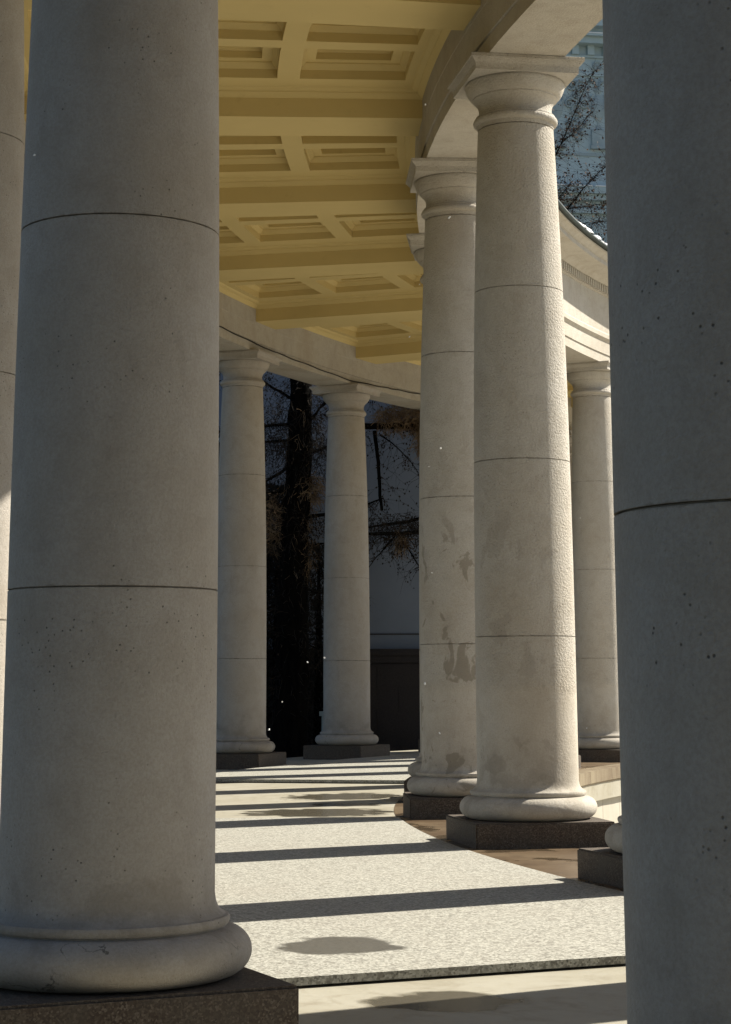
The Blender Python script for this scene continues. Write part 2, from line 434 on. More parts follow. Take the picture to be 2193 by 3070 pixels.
OUTER = {
 -2: 'shaded stone column one bay right of the dark column at the right edge',
 -1: 'dark shaded stone column, the nearest one, filling the right edge',
 0: 'huge weathered grey column at the left with a cracked round base',
 1: 'column glimpsed behind the huge left column, its shaft sunlit at the bottom',
 2: 'outer row column hidden straight behind the huge left column',
 3: 'outer row column hidden deep behind the huge left column',
 4: 'outer row column concealed fourth behind the huge left column',
 5: 'outer row column just out of sight before the slim far column',
 6: 'slim far column touching the huge left column, left of the dark tree trunk',
 7: 'slim far column standing free to the right of the dark tree trunk',
 8: 'far outer column concealed by the stained middle column',
 9: 'farthest outer column beyond the free standing slim one',
}
INNER = {
 -3: 'inner row column third to the right of the frame, casting shade inward',
 -2: 'inner row column second to the right of the frame, casting shade inward',
 -1: 'inner row column just right of the frame whose shadow crosses the lower step',
 0: 'column mostly hidden by the dark right column, only its rounded base and grey plinth corner showing',
 1: 'tall pale column with a sunlit rough right edge and full square capital',
 2: 'pale column with brown damp stains, left of the sunlit edged one',
 3: 'column almost hidden behind the brown stained one, its capital corner showing',
 4: 'inner column fully behind the brown stained one',
 5: 'inner column behind the sunlit edged one, its plinth corner peeping out',
 6: 'far column across the curve, between the sunlit edged column and the dark right one',
 7: 'far column across the curve concealed by the dark right column',
 8: 'second far column across the curve concealed by the dark right column',
}
for row, R, ang, lab in (('o', RO, to, OUTER), ('i', RI, ti, INNER)):
    for k, L in lab.items():
        o = copy_tree(proto) if used[0] else proto
        used[0] = True
        o.location = pol(R, ang(k), 0); o.rotation_euler = (0, 0, RAD(ang(k)))
        tag(o, L, 'column', 'stone columns of the curved colonnade')
        if row == 'i':
            for ch in o.children_recursive:
                if not ch.name.startswith('plinth'):
                    ch.material_slots[0].link = 'OBJECT'
                    ch.material_slots[0].material = {2: M_STAINED, 1: M_SLIGHT}.get(k, M_INNER) if ch.name.startswith(('shaft', 'base')) else M_INNER

# ------------------------------------------------------------------ entablatures, ceiling and roof: one building
A0, A1 = 146.0, 236.0
bld = empty('colonnade_roof', pol(32, 190, ARCH0))
tag(bld, 'curved colonnade roof with pale stone beams and a yellow coffered ceiling', 'roof')
def part(b, name, mat, parent=bld, smooth=None):
    o = b.build(name, mat, None, smooth)
    o.parent = parent; o.matrix_parent_inverse = Matrix.Translation(bld.location).inverted() if parent == bld else Matrix.Identity(4)
    return o
def sub(b, name, mat, parent, smooth=None):
    o = b.build(name, mat, None, smooth); o.parent = parent; return o
nA = 180
# inner beam (mirror = False): court side is towards smaller R
def arch_prof(Rc, s):
    f = lambda d, z: (Rc + s*d, z)      # d > 0 : towards the walkway
    p = [f(.37,7.036), f(.37,7.198), f(.364,7.202), f(.364,7.208), f(.385,7.212), f(.385,ARCH1-.05), f(.390,ARCH1-.046), f(.390,8.44),
         f(-.37,8.44), f(-.37,7.63), f(-.40,7.61), f(-.44,7.575), f(-.44,7.50), f(-.415,7.48), f(-.39,7.445), f(-.39,7.21), f(-.37,7.205), f(-.37,7.036)]
    return p
for Rc, s in ((RI+.015, 1), (RO, -1)):
    b = MB(); b.sweep(arch_prof(Rc, s), A0, A1, nA)
    ent = part(b, 'entablature', M_ENT, smooth=25)
    # frieze is the upper face; dentil band and cornice are pieces of it
    b = MB(); g = lambda d, z: (Rc - s*d, z)
    b.sweep([g(.36,8.33),g(.40,8.34),g(.405,8.36),g(.405,8.5),g(.36,8.5)], A0, A1, nA)
    pitch = math.degrees(.125/(Rc - s*.43))
    n = int((A1-A0)/pitch)
    for i in range(n):
        a = A0 + i*pitch
        b.polar(min(Rc-s*.40, Rc-s*.455), max(Rc-s*.40, Rc-s*.455), a, a+pitch*.55, 8.362, 8.492, 1)
    sub(b, 'dentil_band', M_ENT, ent, 25)
    b = MB()
    b.sweep([g(.36,8.5),g(.47,8.5),g(.50,8.53),g(.55,8.56),g(.60,8.58),g(.86,8.605),g(.875,8.61),g(.875,8.69),g(.90,8.70),g(.93,8.735),g(.985,8.765),g(1.0,8.77),g(1.0,8.80),g(.3,8.87)], A0, A1, nA)
    sub(b, 'cornice', M_ENT, ent, 25)
# a block joint notch above each capital, walkway side
# roof
b = MB()
b.sweep([(28.26,8.806),(28.24,8.84),(28.25,8.875),(28.32,8.88),(28.6,8.96),(32.0,10.3),(35.4,8.96),(35.70,8.87),(35.71,8.81),(35.2,8.83),(32,8.7),(28.8,8.83)], A0, A1, nA)
roof = part(b, 'copper_roof', M_COPPER, smooth=25)
b = MB()
for i in range(60): b.polar(28.55, 32, A0+i*1.5, A0+i*1.5+.06, 9.05, 9.13, 1)
# ceiling ------------------------------------------------
BC = lambda k: 205.3 - 7.5*k            # beam centres
BH = .73                                # half width in degrees
RW0, RW1 = RI+.015+.372, RO-.372        # yellow work runs between the two stone faces
ZF = 7.90                               # frame plane of the coffers
def beam(k):
    b = MB(); b.polar(RW0+.001, RW1-.001, BC(k)-BH, BC(k)+BH, ARCH1, 8.3, 2)
    return part(b, 'ceiling_beam', M_YEL)
def loops(b, lp, n=8):
    """rectangular loops in (R0,R1,a0,a1,z); consecutive ones bridged, arcs kept round"""
    def ring(R0, R1, a0, a1, z):
        v = [pol(R0, a0+(a1-a0)*i/n, z) for i in range(n+1)]
        v += [pol(R1, a1+(a0-a1)*i/n, z) for i in range(n+1)]
        return v
    m = 2*(n+1); vs = []
    for L in lp: vs += ring(*L)
    fs = [(i*m+j, i*m+(j+1) % m, (i+1)*m+(j+1) % m, (i+1)*m+j) for i in range(len(lp)-1) for j in range(m)]
    b.add(vs, fs); return ring
COFR = [(29.935, 31.13), (31.385, 32.58), (32.835, 34.03)]
def bay(k):
    a_lo = BC(k+1)+BH; a_hi = BC(k)-BH      # k is the beam on the higher-angle side
    e = math.degrees(.003/32)
    b = MB(); R0, R1 = RW0+.004, RW1-.004
    dd = lambda d: math.degrees(d/32.)
    L = [(R0, R1, a_lo+e, a_hi-e, ARCH1+.004)]
    for d, z in ((0,7.80),(.012,7.803),(.03,7.812),(.055,7.836),(.075,7.850),(.078,7.862),(.10,7.866),(.135,7.882),(.15,7.900)):
        L.append((R0+d, R1-d, a_lo+e+dd(d), a_hi-e-dd(d), z))
    loops(b, L, 10)
    # flat frame between mouldings and coffers
    mid = (a_lo+a_hi)/2; rib = .225; ed = .80
    rows = [(a_lo+ed, mid-rib), (mid+rib, a_hi-ed)]
    Rs = [R0+.15]+[x for c in COFR for x in c]+[R1-.15]
    As = [a_lo+e+dd(.15), rows[0][0], rows[0][1], rows[1][0], rows[1][1], a_hi-e-dd(.15)]
    for i in range(len(Rs)-1):
        for j in range(len(As)-1):
            if i % 2 == 1 and j % 2 == 1: continue
            n = 5; vs = []
            for q in range(n+1):
                a = As[j]+(As[j+1]-As[j])*q/n; vs += [pol(Rs[i], a, ZF), pol(Rs[i+1], a, ZF)]
            b.add(vs, [(2*q, 2*q+1, 2*q+3, 2*q+2) for q in range(n)])
    fr = part(b, 'ceiling_bay', M_YEL, smooth=25)
    for (c0, c1) in COFR:
        for (r0, r1) in rows:
            b = MB(); L = []
            for d, z in ((0,7.90),(0,8.005),(.012,8.008),(.025,8.02),(.045,8.05),(.062,8.062),(.065,8.078),(.175,8.078),(.175,8.16),(.188,8.163),(.205,8.185),(.222,8.19),(.222,8.205)):
                L.append((c0+d, c1-d, r0+dd(d), r1-dd(d), z))
            ring = loops(b, L, 5)
            v = ring(*L[-1]); b.add(v, [(i, i+1, 11-i-1, 11-i) for i in range(5)])
            sub(b, 'coffer', M_YEL, fr, 25)
for k in range(-4, 8): beam(k)
for k in range(-4, 7): bay(k)
# closing slab above the coffers so that no daylight leaks in
b = MB(); b.sweep([(RI+.39,8.32),(RO-.39,8.32),(RO-.39,8.42),(RI+.39,8.42)], A0, A1, nA)
part(b, 'roof_deck', M_ENT)

# cable sagging along the outer stone beam
b = MB(); pts = []
rnd = random.Random(5)
kn = [(158,7.16),(163.9,7.188),(166.2,7.15),(168.94,7.095),(172,7.14),(175.0,7.165),(178.65,7.204),(182,7.15),(190,7.12),(200,7.17),(212,7.12),(225,7.15)]
for (a, z), (a2, z2) in zip(kn, kn[1:]):
    for q in range(10):
        f = q/10; pts.append(pol(RO-.378-.009, a+(a2-a)*f, z+(z2-z)*f + .006*math.sin(a*3+q)))
b.tube(pts, .011, 5)
tag(b.build('cable', M_CABLE), 'thin black cable sagging along the pale stone beam above the far columns', 'cable')

# snow left on the roof edge
b = MB(); rnd = random.Random(8)
n = 700; prof_n = 7; vs = []
for i in range(n+1):
    a = 160+16*i/n
    h = .07+.07*noise.noise(Vector((a*2.2, 3.1, 0)))+.035*noise.noise(Vector((a*9, 1.1, 0)))
    w_ = .13+.09*noise.noise(Vector((a*3.0, 7.7, 0)))
    h = max(.004, h); w_ = max(.015, w_)
    for j in range(prof_n):
        t_ = math.pi*j/(prof_n-1); vs.append(pol(28.36-w_*math.cos(t_)*.9+.02, a, 8.872+h*math.sin(t_)))
b.add(vs, [(i*prof_n+j, i*prof_n+j+1, (i+1)*prof_n+j+1, (i+1)*prof_n+j) for i in range(n) for j in range(prof_n-1)])
vs = []
for i in range(n+1):
    a = 160+16*i/n
    h = .13+.14*noise.noise(Vector((a*2.0, 13.1, 0)))+.06*noise.noise(Vector((a*8, 21.1, 0)))
    w_ = .16+.12*noise.noise(Vector((a*2.6, 17.7, 0)))
    h = max(.004, h); w_ = max(.03, w_)
    for j in range(prof_n):
        t_ = math.pi*j/(prof_n-1); vs.append(pol(29.0-w_*math.cos(t_), a, 9.13-.39*(w_*math.cos(t_))+h*math.sin(t_)))
b.add(vs, [(i*prof_n+j, i*prof_n+j+1, (i+1)*prof_n+j+1, (i+1)*prof_n+j) for i in range(n) for j in range(prof_n-1)])
tag(b.build('snow', M_SNOW, smooth=60), 'patches of white snow along the copper roof edge', 'snow', kind='stuff')

# ------------------------------------------------------------------ large blue grey building far behind (faces the camera side, in shade)
def frame(az, k):
    a = RAD(az); n = Vector((math.sin(a), -math.cos(a), 0)); t_ = Vector((math.cos(a), math.sin(a), 0))
    return t_, n, lambda s, d, z: t_*s + n*(k+d) + Vector((0,0,z))
T, N, P = frame(25, -61)
main = empty('blue_grey_building', P(-10, 0, ZG)); tag(main, 'tall blue grey building with a relief frieze behind the curved roof', 'building')
def fpart(b, name, mat, root, smooth=None, parent=None):
    o = b.build(name, mat, None, smooth)
    if parent is None: adopt(o, root)
    else: o.parent = parent
    return o
def fbox(b, P, T, N, s0, s1, d0, d1, z0, z1):
    b.box(P((s0+s1)/2, (d0+d1)/2, (z0+z1)/2), abs(s1-s0), abs(d1-d0), z1-z0, T, N)
b = MB(); fbox(b, P, T, N, -34, 14, -14, 0, ZG, 28.6); wall = fpart(b, 'wall', M_FACADE, main)
b = MB()
fbox(b, P, T, N, -34, 14, .003, .55, 28.22, 28.50); fbox(b, P, T, N, -34, 14, .003, .75, 28.50, 28.60)
fbox(b, P, T, N, -34, 14, .003, .9, 28.9, 29.3); fbox(b, P, T, N, -34, 14, .003, .5, 28.6, 28.9)
fbox(b, P, T, N, -34, 14, .003, .10, 27.70, 27.80)
fbox(b, P, T, N, -34, 14, .003, .07, 26.88, 27.03)
cor = fpart(b, 'cornice', M_FACADE, main)
b = MB(); fbox(b, P, T, N, -34, 14, .2, .77, 28.602, 28.64); fpart(b, 'snow_ledge', M_SNOW, main)
for i in range(70):
    s = -33.9+i*.69
    b = MB(); fbox(b, P, T, N, s+.25, s+.55, .003, .22, 27.80, 28.218); fpart(b, 'bracket', M_FACADE, main)
# roundels on the band
def disc(b, P, T, N, s, z, r0, d0, d1, n=20):
    vs = []
    for d, rr in ((d0, r0), (d1, r0), (d1, r0*.72), (d1-.04, r0*.6), (d1-.04, r0*.3), (d1, r0*.2)):
        for k in range(n):
            a = 2*math.pi*k/n; vs.append(P(s+rr*math.cos(a), d, z+rr*math.sin(a)))
    fs = [(j*n+k, j*n+(k+1) % n, (j+1)*n+(k+1) % n, (j+1)*n+k) for j in range(5) for k in range(n)]
    fs.append(tuple(5*n+k for k in range(n))); b.add(vs, fs)
for i in range(-6, 7):
    b = MB(); disc(b, P, T, N, -10.42+i*1.9, 27.35, .21, .003, .10); fpart(b, 'roundel', M_RELIEF, main)
# relief frieze: garlands and urns
b = MB(); rnd = random.Random(3)
fbox(b, P, T, N, -34, 14, .003, .05, 23.3, 23.42)
for i in range(-6, 7):
    s0 = -10.43+i*1.9
    prof = [(0.10,24.47),(.16,24.52),(.10,24.62),(.05,24.75),(.07,24.82),(.16,24.95),(.27,25.15),(.33,25.42),(.32,25.62),(.24,25.85),(.13,25.98),(.10,26.08),(.17,26.2),(.20,26.24)]
    vs = []; n = 14
    for r, z in prof:
        for k in range(n+1):
            a = math.pi*k/n; vs.append(P(s0+r*math.cos(a), r*.55*math.sin(a)+.002, z))
    b.add(vs, [(j*(n+1)+k, j*(n+1)+k+1, (j+1)*(n+1)+k+1, (j+1)*(n+1)+k) for j in range(len(prof)-1) for k in range(n)])
    for sg in (-1, 1):
        b.tube([P(s0+sg*(.22+.12*math.sin(q/6*math.pi)), .08, 25.6+.45*q/6) for q in range(7)], .035, 5)
        b.tube([P(s0+sg*(.03+.28*(q/6)**1.5), .08, 26.2+.45*math.sin(q/6*1.9)) for q in range(7)], .03, 5)
        b.tube([P(s0+sg*(.02+.12*(q/6)**1.5), .08, 26.2+.6*q/6) for q in range(7)], .028, 5)
    fbox(b, P, T, N, s0-.34, s0+.34, .002, .16, 23.75, 24.45); fbox(b, P, T, N, s0-.40, s0+.40, .002, .2, 23.60, 23.74)
    # scrolls and a hanging garland between the urns
    for cx, cz, rr in ((.75,26.4,.26),(1.15,26.4,.26),(.62,25.6,.22),(.95,25.3,.3),(1.28,25.6,.22),(.95,26.0,.2)):
        b.tube([P(s0+cx+rr*(1-q/22)*math.cos(q*.5+cx), .06, cz+rr*(1-q/22)*math.sin(q*.5+cx)) for q in range(20)], .05, 5)
    for q in range(26):
        f = q/25; b.blob(P(s0+.5+.9*f+rnd.uniform(-.05,.05), .07, 24.6-.5*math.sin(f*math.pi)+.6*abs(f-.5)+rnd.uniform(-.08,.08)), rnd.uniform(.05,.11))
    for q in range(14):
        b.blob(P(s0+.95+rnd.uniform(-.12,.12), .07, 24.0+q*.1+rnd.uniform(-.05,.05)), rnd.uniform(.06,.12))
fpart(b, 'relief_frieze', M_RELIEF, main, 40)
b = MB()
fbox(b, P, T, N, -34, 14, .003, .5, 21.55, 21.85); fbox(b, P, T, N, -34, 14, .003, .32, 21.30, 21.55); fbox(b, P, T, N, -34, 14, .003, .2, 20.75, 20.95)
fpart(b, 'string_course', M_FACADE, main)
b = MB()
for i in range(100):
    s = -33+i*1.17; fbox(b, P, T, N, s, s+1.0+.1*math.sin(i*7), .1, .53, 21.852, 21.89)
fpart(b, 'snow_ledge', M_SNOW, main)
for i in range(-9, 12):
    for z0 in (3.0, 9.0, 15.0):
        s0 = -10.4+i*2.1+.6
        b = MB()
        fbox(b, P, T, N, s0-.62, s0-.5, .002, .12, z0, z0+2.7); fbox(b, P, T, N, s0+.5, s0+.62, .002, .12, z0, z0+2.7)
        fbox(b, P, T, N, s0-.62, s0+.62, .002, .14, z0+2.702, z0+2.86); fbox(b, P, T, N, s0-.7, s0+.7, .002, .2, z0-.12, z0-.002)
        fbox(b, P, T, N, s0-.03, s0+.03, .03, .08, z0, z0+2.7); fbox(b, P, T, N, s0-.495, s0-.035, .03, .07, z0+1.7, z0+1.76); fbox(b, P, T, N, s0+.035, s0+.495, .03, .07, z0+1.7, z0+1.76)
        wd = fpart(b, 'window_frame', M_RELIEF, main)
        b = MB(); fbox(b, P, T, N, s0-.498, s0+.498, .002, .02, z0+.002, z0+2.698); fpart(b, 'pane', M_GLASS, main, parent=wd)
        wd.children[0].matrix_parent_inverse = Matrix.Identity(4)

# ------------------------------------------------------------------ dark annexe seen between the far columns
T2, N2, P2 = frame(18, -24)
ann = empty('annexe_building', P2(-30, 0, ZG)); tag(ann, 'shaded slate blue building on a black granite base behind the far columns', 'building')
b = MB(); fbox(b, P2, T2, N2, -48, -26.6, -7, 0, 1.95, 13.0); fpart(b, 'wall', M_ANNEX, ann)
b = MB(); zz = [ZG-.3, .02, .54, 1.07, 1.60]
for z0, z1 in zip(zz, zz[1:]):
    for i in range(18):
        s = -48+i*1.18+(0 if int(z1*2) % 2 else .5); fbox(b, P2, T2, N2, max(s,-48), min(s+1.165, -26.55), -6, .16, z0+.008, z1-.008)
fbox(b, P2, T2, N2, -48, -26.58, -6.5, .145, ZG-.3, 1.62)
fbox(b, P2, T2, N2, -48, -26.5, -6.5, .20, 1.63, 1.80); fbox(b, P2, T2, N2, -48, -26.5, -6.5, .26, 1.80, 1.945)
fpart(b, 'granite_base', M_BASE, ann)
b = MB(); fbox(b, P2, T2, N2, -48, -26.58, .002, .03, 2.27, 2.295); fpart(b, 'moulding', M_BASE, ann)
# arched window with a pale hood
ac = (-33.15, 5.6); ar = 1.15
b = MB(); vs = []; n = 20
for k in range(n+1):
    a = math.pi*k/n
    for rr, dd_ in ((ar,.004),(ar,.22),(ar+.22,.22),(ar+.22,.004)): vs.append(P2(ac[0]+rr*math.cos(a), dd_, ac[1]+rr*math.sin(a)))
b.add(vs, [(k*4+j, k*4+(j+1) % 4, (k+1)*4+(j+1) % 4, (k+1)*4+j) for k in range(n) for j in range(4)])
hood = fpart(b, 'window_hood', M_FACADE, ann, 30)
b = MB(); vs = [P2(ac[0]+ar*math.cos(math.pi*k/n), .01, ac[1]+ar*math.sin(math.pi*k/n)) for k in range(n+1)] + [P2(ac[0]-ar, .01, 3.4), P2(ac[0]+ar, .01, 3.4)]
b.add(vs, [tuple(range(n+3))]); fpart(b, 'pane', M_GLASS, ann, parent=hood)
hood.children[0].matrix_parent_inverse = Matrix.Identity(4)
for o in (hood,): pass

# light stone post standing by the big tree
gp = empty('stone_post', (-35.45, 11.3, ZG)); tag(gp, 'small pale grey post beside the foot of the big tree', 'post')
b = MB(); b.box((0,0,.45), .34, .34, .9); b.build('pillar', M_FACADE, gp); b = MB(); b.box((0,0,.95), .42, .42, .098); b.build('cap', M_FACADE, gp)

# ------------------------------------------------------------------ trees
RV = Vector((.963, .269, 0)); DV = Vector((-.269, .963, 0)); ZV = Vector((0,0,1))
def wob(p0, p1, n, amp, rnd, sag=0):
    pts = []
    off = Vector((0,0,0))
    for i in range(n+1):
        f = i/n
        if 0 < i: off += Vector((rnd.uniform(-1,1), rnd.uniform(-1,1), rnd.uniform(-1,1)))*amp
        pts.append(p0.lerp(p1, f) + off - ZV*(sag*math.sin(f*math.pi)))
    return pts
def twig(b, cones, p, d, ln, r, rnd, depth=0, droop=.35, conep=.35):
    pts = [p.copy()]; n = max(3, int(ln/.09)); d = d.normalized()
    for i in range(n):
        d = (d + Vector((rnd.uniform(-1,1), rnd.uniform(-1,1), rnd.uniform(-.8,.8)))*.28 - ZV*droop*.35).normalized()
        pts.append(pts[-1]+d*(ln/n))
        if rnd.random() < conep: cones.blob(pts[-1]+Vector((rnd.uniform(-.02,.02),)*3), rnd.uniform(.010,.022), 1.3)
        if depth < 1 and rnd.random() < .35:
            dd_ = (d + Vector((rnd.uniform(-1,1), rnd.uniform(-1,1), rnd.uniform(-.5,.5)))).normalized()
            twig(b, cones, pts[-1], dd_, ln*.5, r*.6, rnd, depth+1, droop, conep)
    b.tube(pts, lambda f: r*(1-.7*f), 3, False)
def tangle(b, c, rad, n, ln, r, rnd, vert=.5):
    for _ in range(n):
        while True:
            q = Vector((rnd.uniform(-1,1), rnd.uniform(-1,1), rnd.uniform(-1,1)))
            if q.length < 1: break
        p = Vector(c) + RV*(q.x*rad[0]) + DV*(q.y*rad[1]) + ZV*(q.z*rad[2])
        d = Vector((rnd.uniform(-1,1), rnd.uniform(-1,1), rnd.uniform(-1.2,.6)*vert)).normalized()
        pts = [p]
        for i in range(5):
            d = (d+Vector((rnd.uniform(-1,1), rnd.uniform(-1,1), rnd.uniform(-1,1)))*.45 - ZV*.12).normalized(); pts.append(pts[-1]+d*ln/5)
        b.tube(pts, r, 3, False)

def W(r, d, z, base): return Vector((base.x, base.y, 0)) + RV*r + DV*d + ZV*z
# --- big larch between the two slim columns
rnd = random.Random(21); base = Vector((-36.15, 10.45, ZG))
tr = empty('larch_tree', base); tag(tr, 'black larch trunk with drooping bare twigs between the two slim far columns', 'tree')
b = MB(); pts = []
for i in range(100):
    z = ZG-.1+i*.152; f = i/99
    pts.append(W(.25*(z/8)+.03*math.sin(z*1.3), .02*math.sin(z*2), z, base))
b.tube(pts, lambda f: .33*(1-f)**.8+.06+(.12*max(0, .03-f)/.03), 16)
# bark ridges
for v_i in range(len(b.v)):
    v = Vector(b.v[v_i]); k_ = noise.noise(Vector((v.x*9, v.y*9, v.z*1.6)))*.06+noise.noise(Vector((v.x*22, v.y*22, v.z*5)))*.045
    c_ = W(.25*(v.z/8)+.03*math.sin(v.z*1.3), .02*math.sin(v.z*2), v.z, base); d_ = Vector((v.x-c_.x, v.y-c_.y, 0))
    if d_.length > .01: b.v[v_i] = tuple(v+d_.normalized()*k_)
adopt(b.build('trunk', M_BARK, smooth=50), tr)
limbs = [((.12,0,6.80),(-2.2,.2,6.55),.055,.0), ((.12,0,6.42),(-2.0,-.3,6.28),.045,.0), ((.12,0,5.95),(-1.4,.3,5.2),.05,.1),
         ((.25,0,6.55),(.75,.1,7.25),.075,-.05), ((.7,.1,7.2),(2.2,.5,8.6),.05,0), ((.2,.1,6.1),(1.6,.3,6.75),.06,.05), ((.15,0,4.70),(2.0,.1,5.15),.07,.05),
         ((.1,0,4.1),(1.2,.2,4.3),.04,.05), ((.1,0,4.3),(-1.8,.2,4.1),.05,.05), ((.15,0,7.3),(-1.7,-.2,8.3),.05,0), ((.1,0,7.9),(1.9,.3,7.6),.05,0),
         ((0,0,8.6),(-2.4,.4,8.5),.05,.1), ((0,0,9.4),(2.5,.4,9.6),.05,.1), ((0,0,10.4),(-2.2,-.6,10.6),.04,.1), ((0,0,11.2),(1.8,.9,11.4),.04,.1),
         ((0,0,3.0),(-1.5,.5,2.7),.04,.1), ((0,0,5.3),(-1.6,.5,5.5),.04,.1), ((0,.1,3.4),(1.1,1.0,3.2),.035,.1), ((0,0,2.2),(1.1,.8,1.9),.03,.1)]
cr = MB(); co = MB()
for (p0, p1, r, sag) in limbs:
    a, c = W(*p0, base), W(*p1, base); pts = wob(a, c, 10, .025, rnd, sag)
    lb = MB(); lb.tube(pts, lambda f: r*.75*(1-.75*f), 7); adopt(lb.build('branch', M_BARK, smooth=50), tr)
    L = (c-a).length
    for _ in range(int(L*42)):
        f = rnd.random(); i = min(9, int(f*10)); p = pts[i].lerp(pts[i+1], f*10-i)
        twig(cr, co, p, RV*rnd.uniform(-1,1)+DV*rnd.uniform(-1,1)+ZV*rnd.uniform(-.6,.5), rnd.uniform(.3,.9), .0048, rnd)
cr.add(co.v, co.f); adopt(cr.build('crown', M_TWIG), tr)
rb = MB()
tangle(rb, W(.45,-.05,5.35,base), (.28,.3,.33), 330, .28, .006, rnd)
tangle(rb, W(-.38,.0,4.6,base), (.3,.35,.75), 300, .26, .005, rnd)
tangle(rb, W(.40,.0,4.3,base), (.2,.3,.9), 200, .24, .005, rnd, 1.5)
for _ in range(60):
    z = rnd.uniform(3.2,7.4); a = rnd.uniform(0,6.28)
    tangle(rb, W(.25*z/8+.27*math.cos(a), .27*math.sin(a), z, base), (.03,.03,.15), 3, .3, .004, rnd, 2)
adopt(rb.build('dead_twigs', M_RUST), tr)
rb = MB()
for _ in range(150):
    z = rnd.uniform(.6,8.2); a = rnd.uniform(0,6.28)
    tangle(rb, W(.25*z/8+.30*math.cos(a), .30*math.sin(a), z, base), (.06,.06,.2), 6, .32, .005, rnd, 1.2)
tangle(rb, W(.55,0,6.3,base), (.38,.3,.9), 340, .34, .0048, rnd, 1)
tangle(rb, W(-.35,0,6.6,base), (.38,.3,1.0), 260, .34, .0048, rnd, 1)
adopt(rb.build('bare_twigs', M_TWIG), tr)

# --- dense dark evergreen behind the larch trunk
def evergreen(base, h, r, n, seed, label, name='evergreen_tree'):
    rnd = random.Random(seed); e = empty(name, base); tag(e, label, 'tree')
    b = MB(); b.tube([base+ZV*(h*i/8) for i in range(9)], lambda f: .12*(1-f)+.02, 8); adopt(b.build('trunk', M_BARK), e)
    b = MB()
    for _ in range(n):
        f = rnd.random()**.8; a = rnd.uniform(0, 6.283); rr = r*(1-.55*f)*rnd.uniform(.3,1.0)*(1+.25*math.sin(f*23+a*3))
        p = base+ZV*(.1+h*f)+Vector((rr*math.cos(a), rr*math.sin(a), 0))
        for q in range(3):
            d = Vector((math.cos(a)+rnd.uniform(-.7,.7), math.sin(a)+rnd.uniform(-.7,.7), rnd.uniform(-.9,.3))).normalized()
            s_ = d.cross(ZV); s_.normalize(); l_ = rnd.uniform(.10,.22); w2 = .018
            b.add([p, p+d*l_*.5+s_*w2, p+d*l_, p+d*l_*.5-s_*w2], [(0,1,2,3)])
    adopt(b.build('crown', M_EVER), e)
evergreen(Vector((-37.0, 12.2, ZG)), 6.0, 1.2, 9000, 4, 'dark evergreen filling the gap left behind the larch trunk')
evergreen(Vector((-35.95, 12.0, ZG)), 4.6, .50, 1500, 6, 'narrow dark evergreen just right behind the larch trunk')

# --- unseen evergreens added behind the viewpoint to keep sky light off the near columns
ev = [o for o in COL.objects if o.name == 'evergreen_tree'][0]
for i, (x, y, sc) in enumerate([(-34,-43,2.3),(-30,-46,2.7),(-25.5,-47,2.5),(-21,-47,2.8),(-16.5,-46.5,2.4),(-12.5,-44.5,2.6),(-9,-42,2.3)]):
    c = copy_tree(ev); c.location = (x, y, ZG); c.scale = (sc*1.1, sc*1.1, sc)
    for ch in c.children: ch.matrix_parent_inverse = Matrix.Translation(ev.location).inverted()
    tag(c, ['far left','second','third','middle','fifth','sixth','far right'][i]+' evergreen of the unseen row added behind the viewpoint to block sky light', 'tree', 'unseen evergreens added behind the viewpoint to block sky light')
# --- second larch, its trunk behind the stained column
rnd = random.Random(33); base = Vector((-32.65, 11.25, ZG))
tr = empty('larch_tree', base); tag(tr, 'larch with rusty hanging branches right of the free standing slim column', 'tree')
b = MB(); b.tube([W(.02*math.sin(i), 0, ZG-.1+i*.5, base) for i in range(26)], lambda f: .24*(1-f)+.04, 12); adopt(b.build('trunk', M_BARK, smooth=50), tr)
limbs = [((0,0,6.75),(-2.6,-.2,6.60),.085,.02), ((0,0,4.45),(-2.4,-.2,4.45),.06,.05), ((0,0,4.9),(-1.9,.2,4.55),.05,.05), ((0,0,7.3),(-2.2,.4,7.6),.05,0), ((0,0,8),(-2,0,8.3),.05,0), ((0,0,8),(2,0,8.2),.05,0),
         ((0,0,6),(1.8,.2,6.1),.05,0), ((-1.72,-.1,6.6),(-1.60,-.1,4.85),.045,0), ((-1.25,-.2,4.35),(-1.85,-.2,3.6),.022,0), ((-1.15,-.2,4.25),(-.7,-.2,3.5),.022,0),
         ((-1.6,-.2,6.5),(-.75,-.2,5.6),.018,-.05), ((-.78,-.2,5.65),(-.5,-.2,5.35),.012,.0)]
cr = MB(); co = MB()
for li, (p0, p1, r, sag) in enumerate(limbs):
    a, c = W(*p0, base), W(*p1, base); pts = wob(a, c, 10, .018, rnd, sag)
    lb = MB(); lb.tube(pts, lambda f: r*(1-(.25 if li in (0,7) else .6)*f), 7); adopt(lb.build('branch', M_BARK, smooth=50), tr)
    L = (c-a).length
    for _ in range(int(L*(8 if li == 7 else 34 if li in (0,1,2) else 22))):
        f = rnd.random(); i = min(9, int(f*10)); p = pts[i].lerp(pts[i+1], f*10-i)
        twig(cr, co, p, RV*rnd.uniform(-1,1)+DV*rnd.uniform(-1,1)+ZV*rnd.uniform(-.6,.5), rnd.uniform(.2,.75), .005, rnd)
tangle(cr, W(-1.25,-.1,4.45,base), (.75,.4,.38), 420, .3, .005, rnd)
cr.add(co.v, co.f); adopt(cr.build('crown', M_TWIG), tr)
rb = MB()
tangle(rb, W(-1.05,-.1,6.90,base), (.75,.35,.32), 900, .26, .006, rnd)
tangle(rb, W(-.65,-.1,6.55,base), (.25,.3,.50), 380, .26, .006, rnd, 2)
tangle(rb, W(-1.17,-.25,4.15,base), (.16,.15,.22), 110, .25, .005, rnd, 2)
adopt(rb.build('dead_twigs', M_RUST), tr)

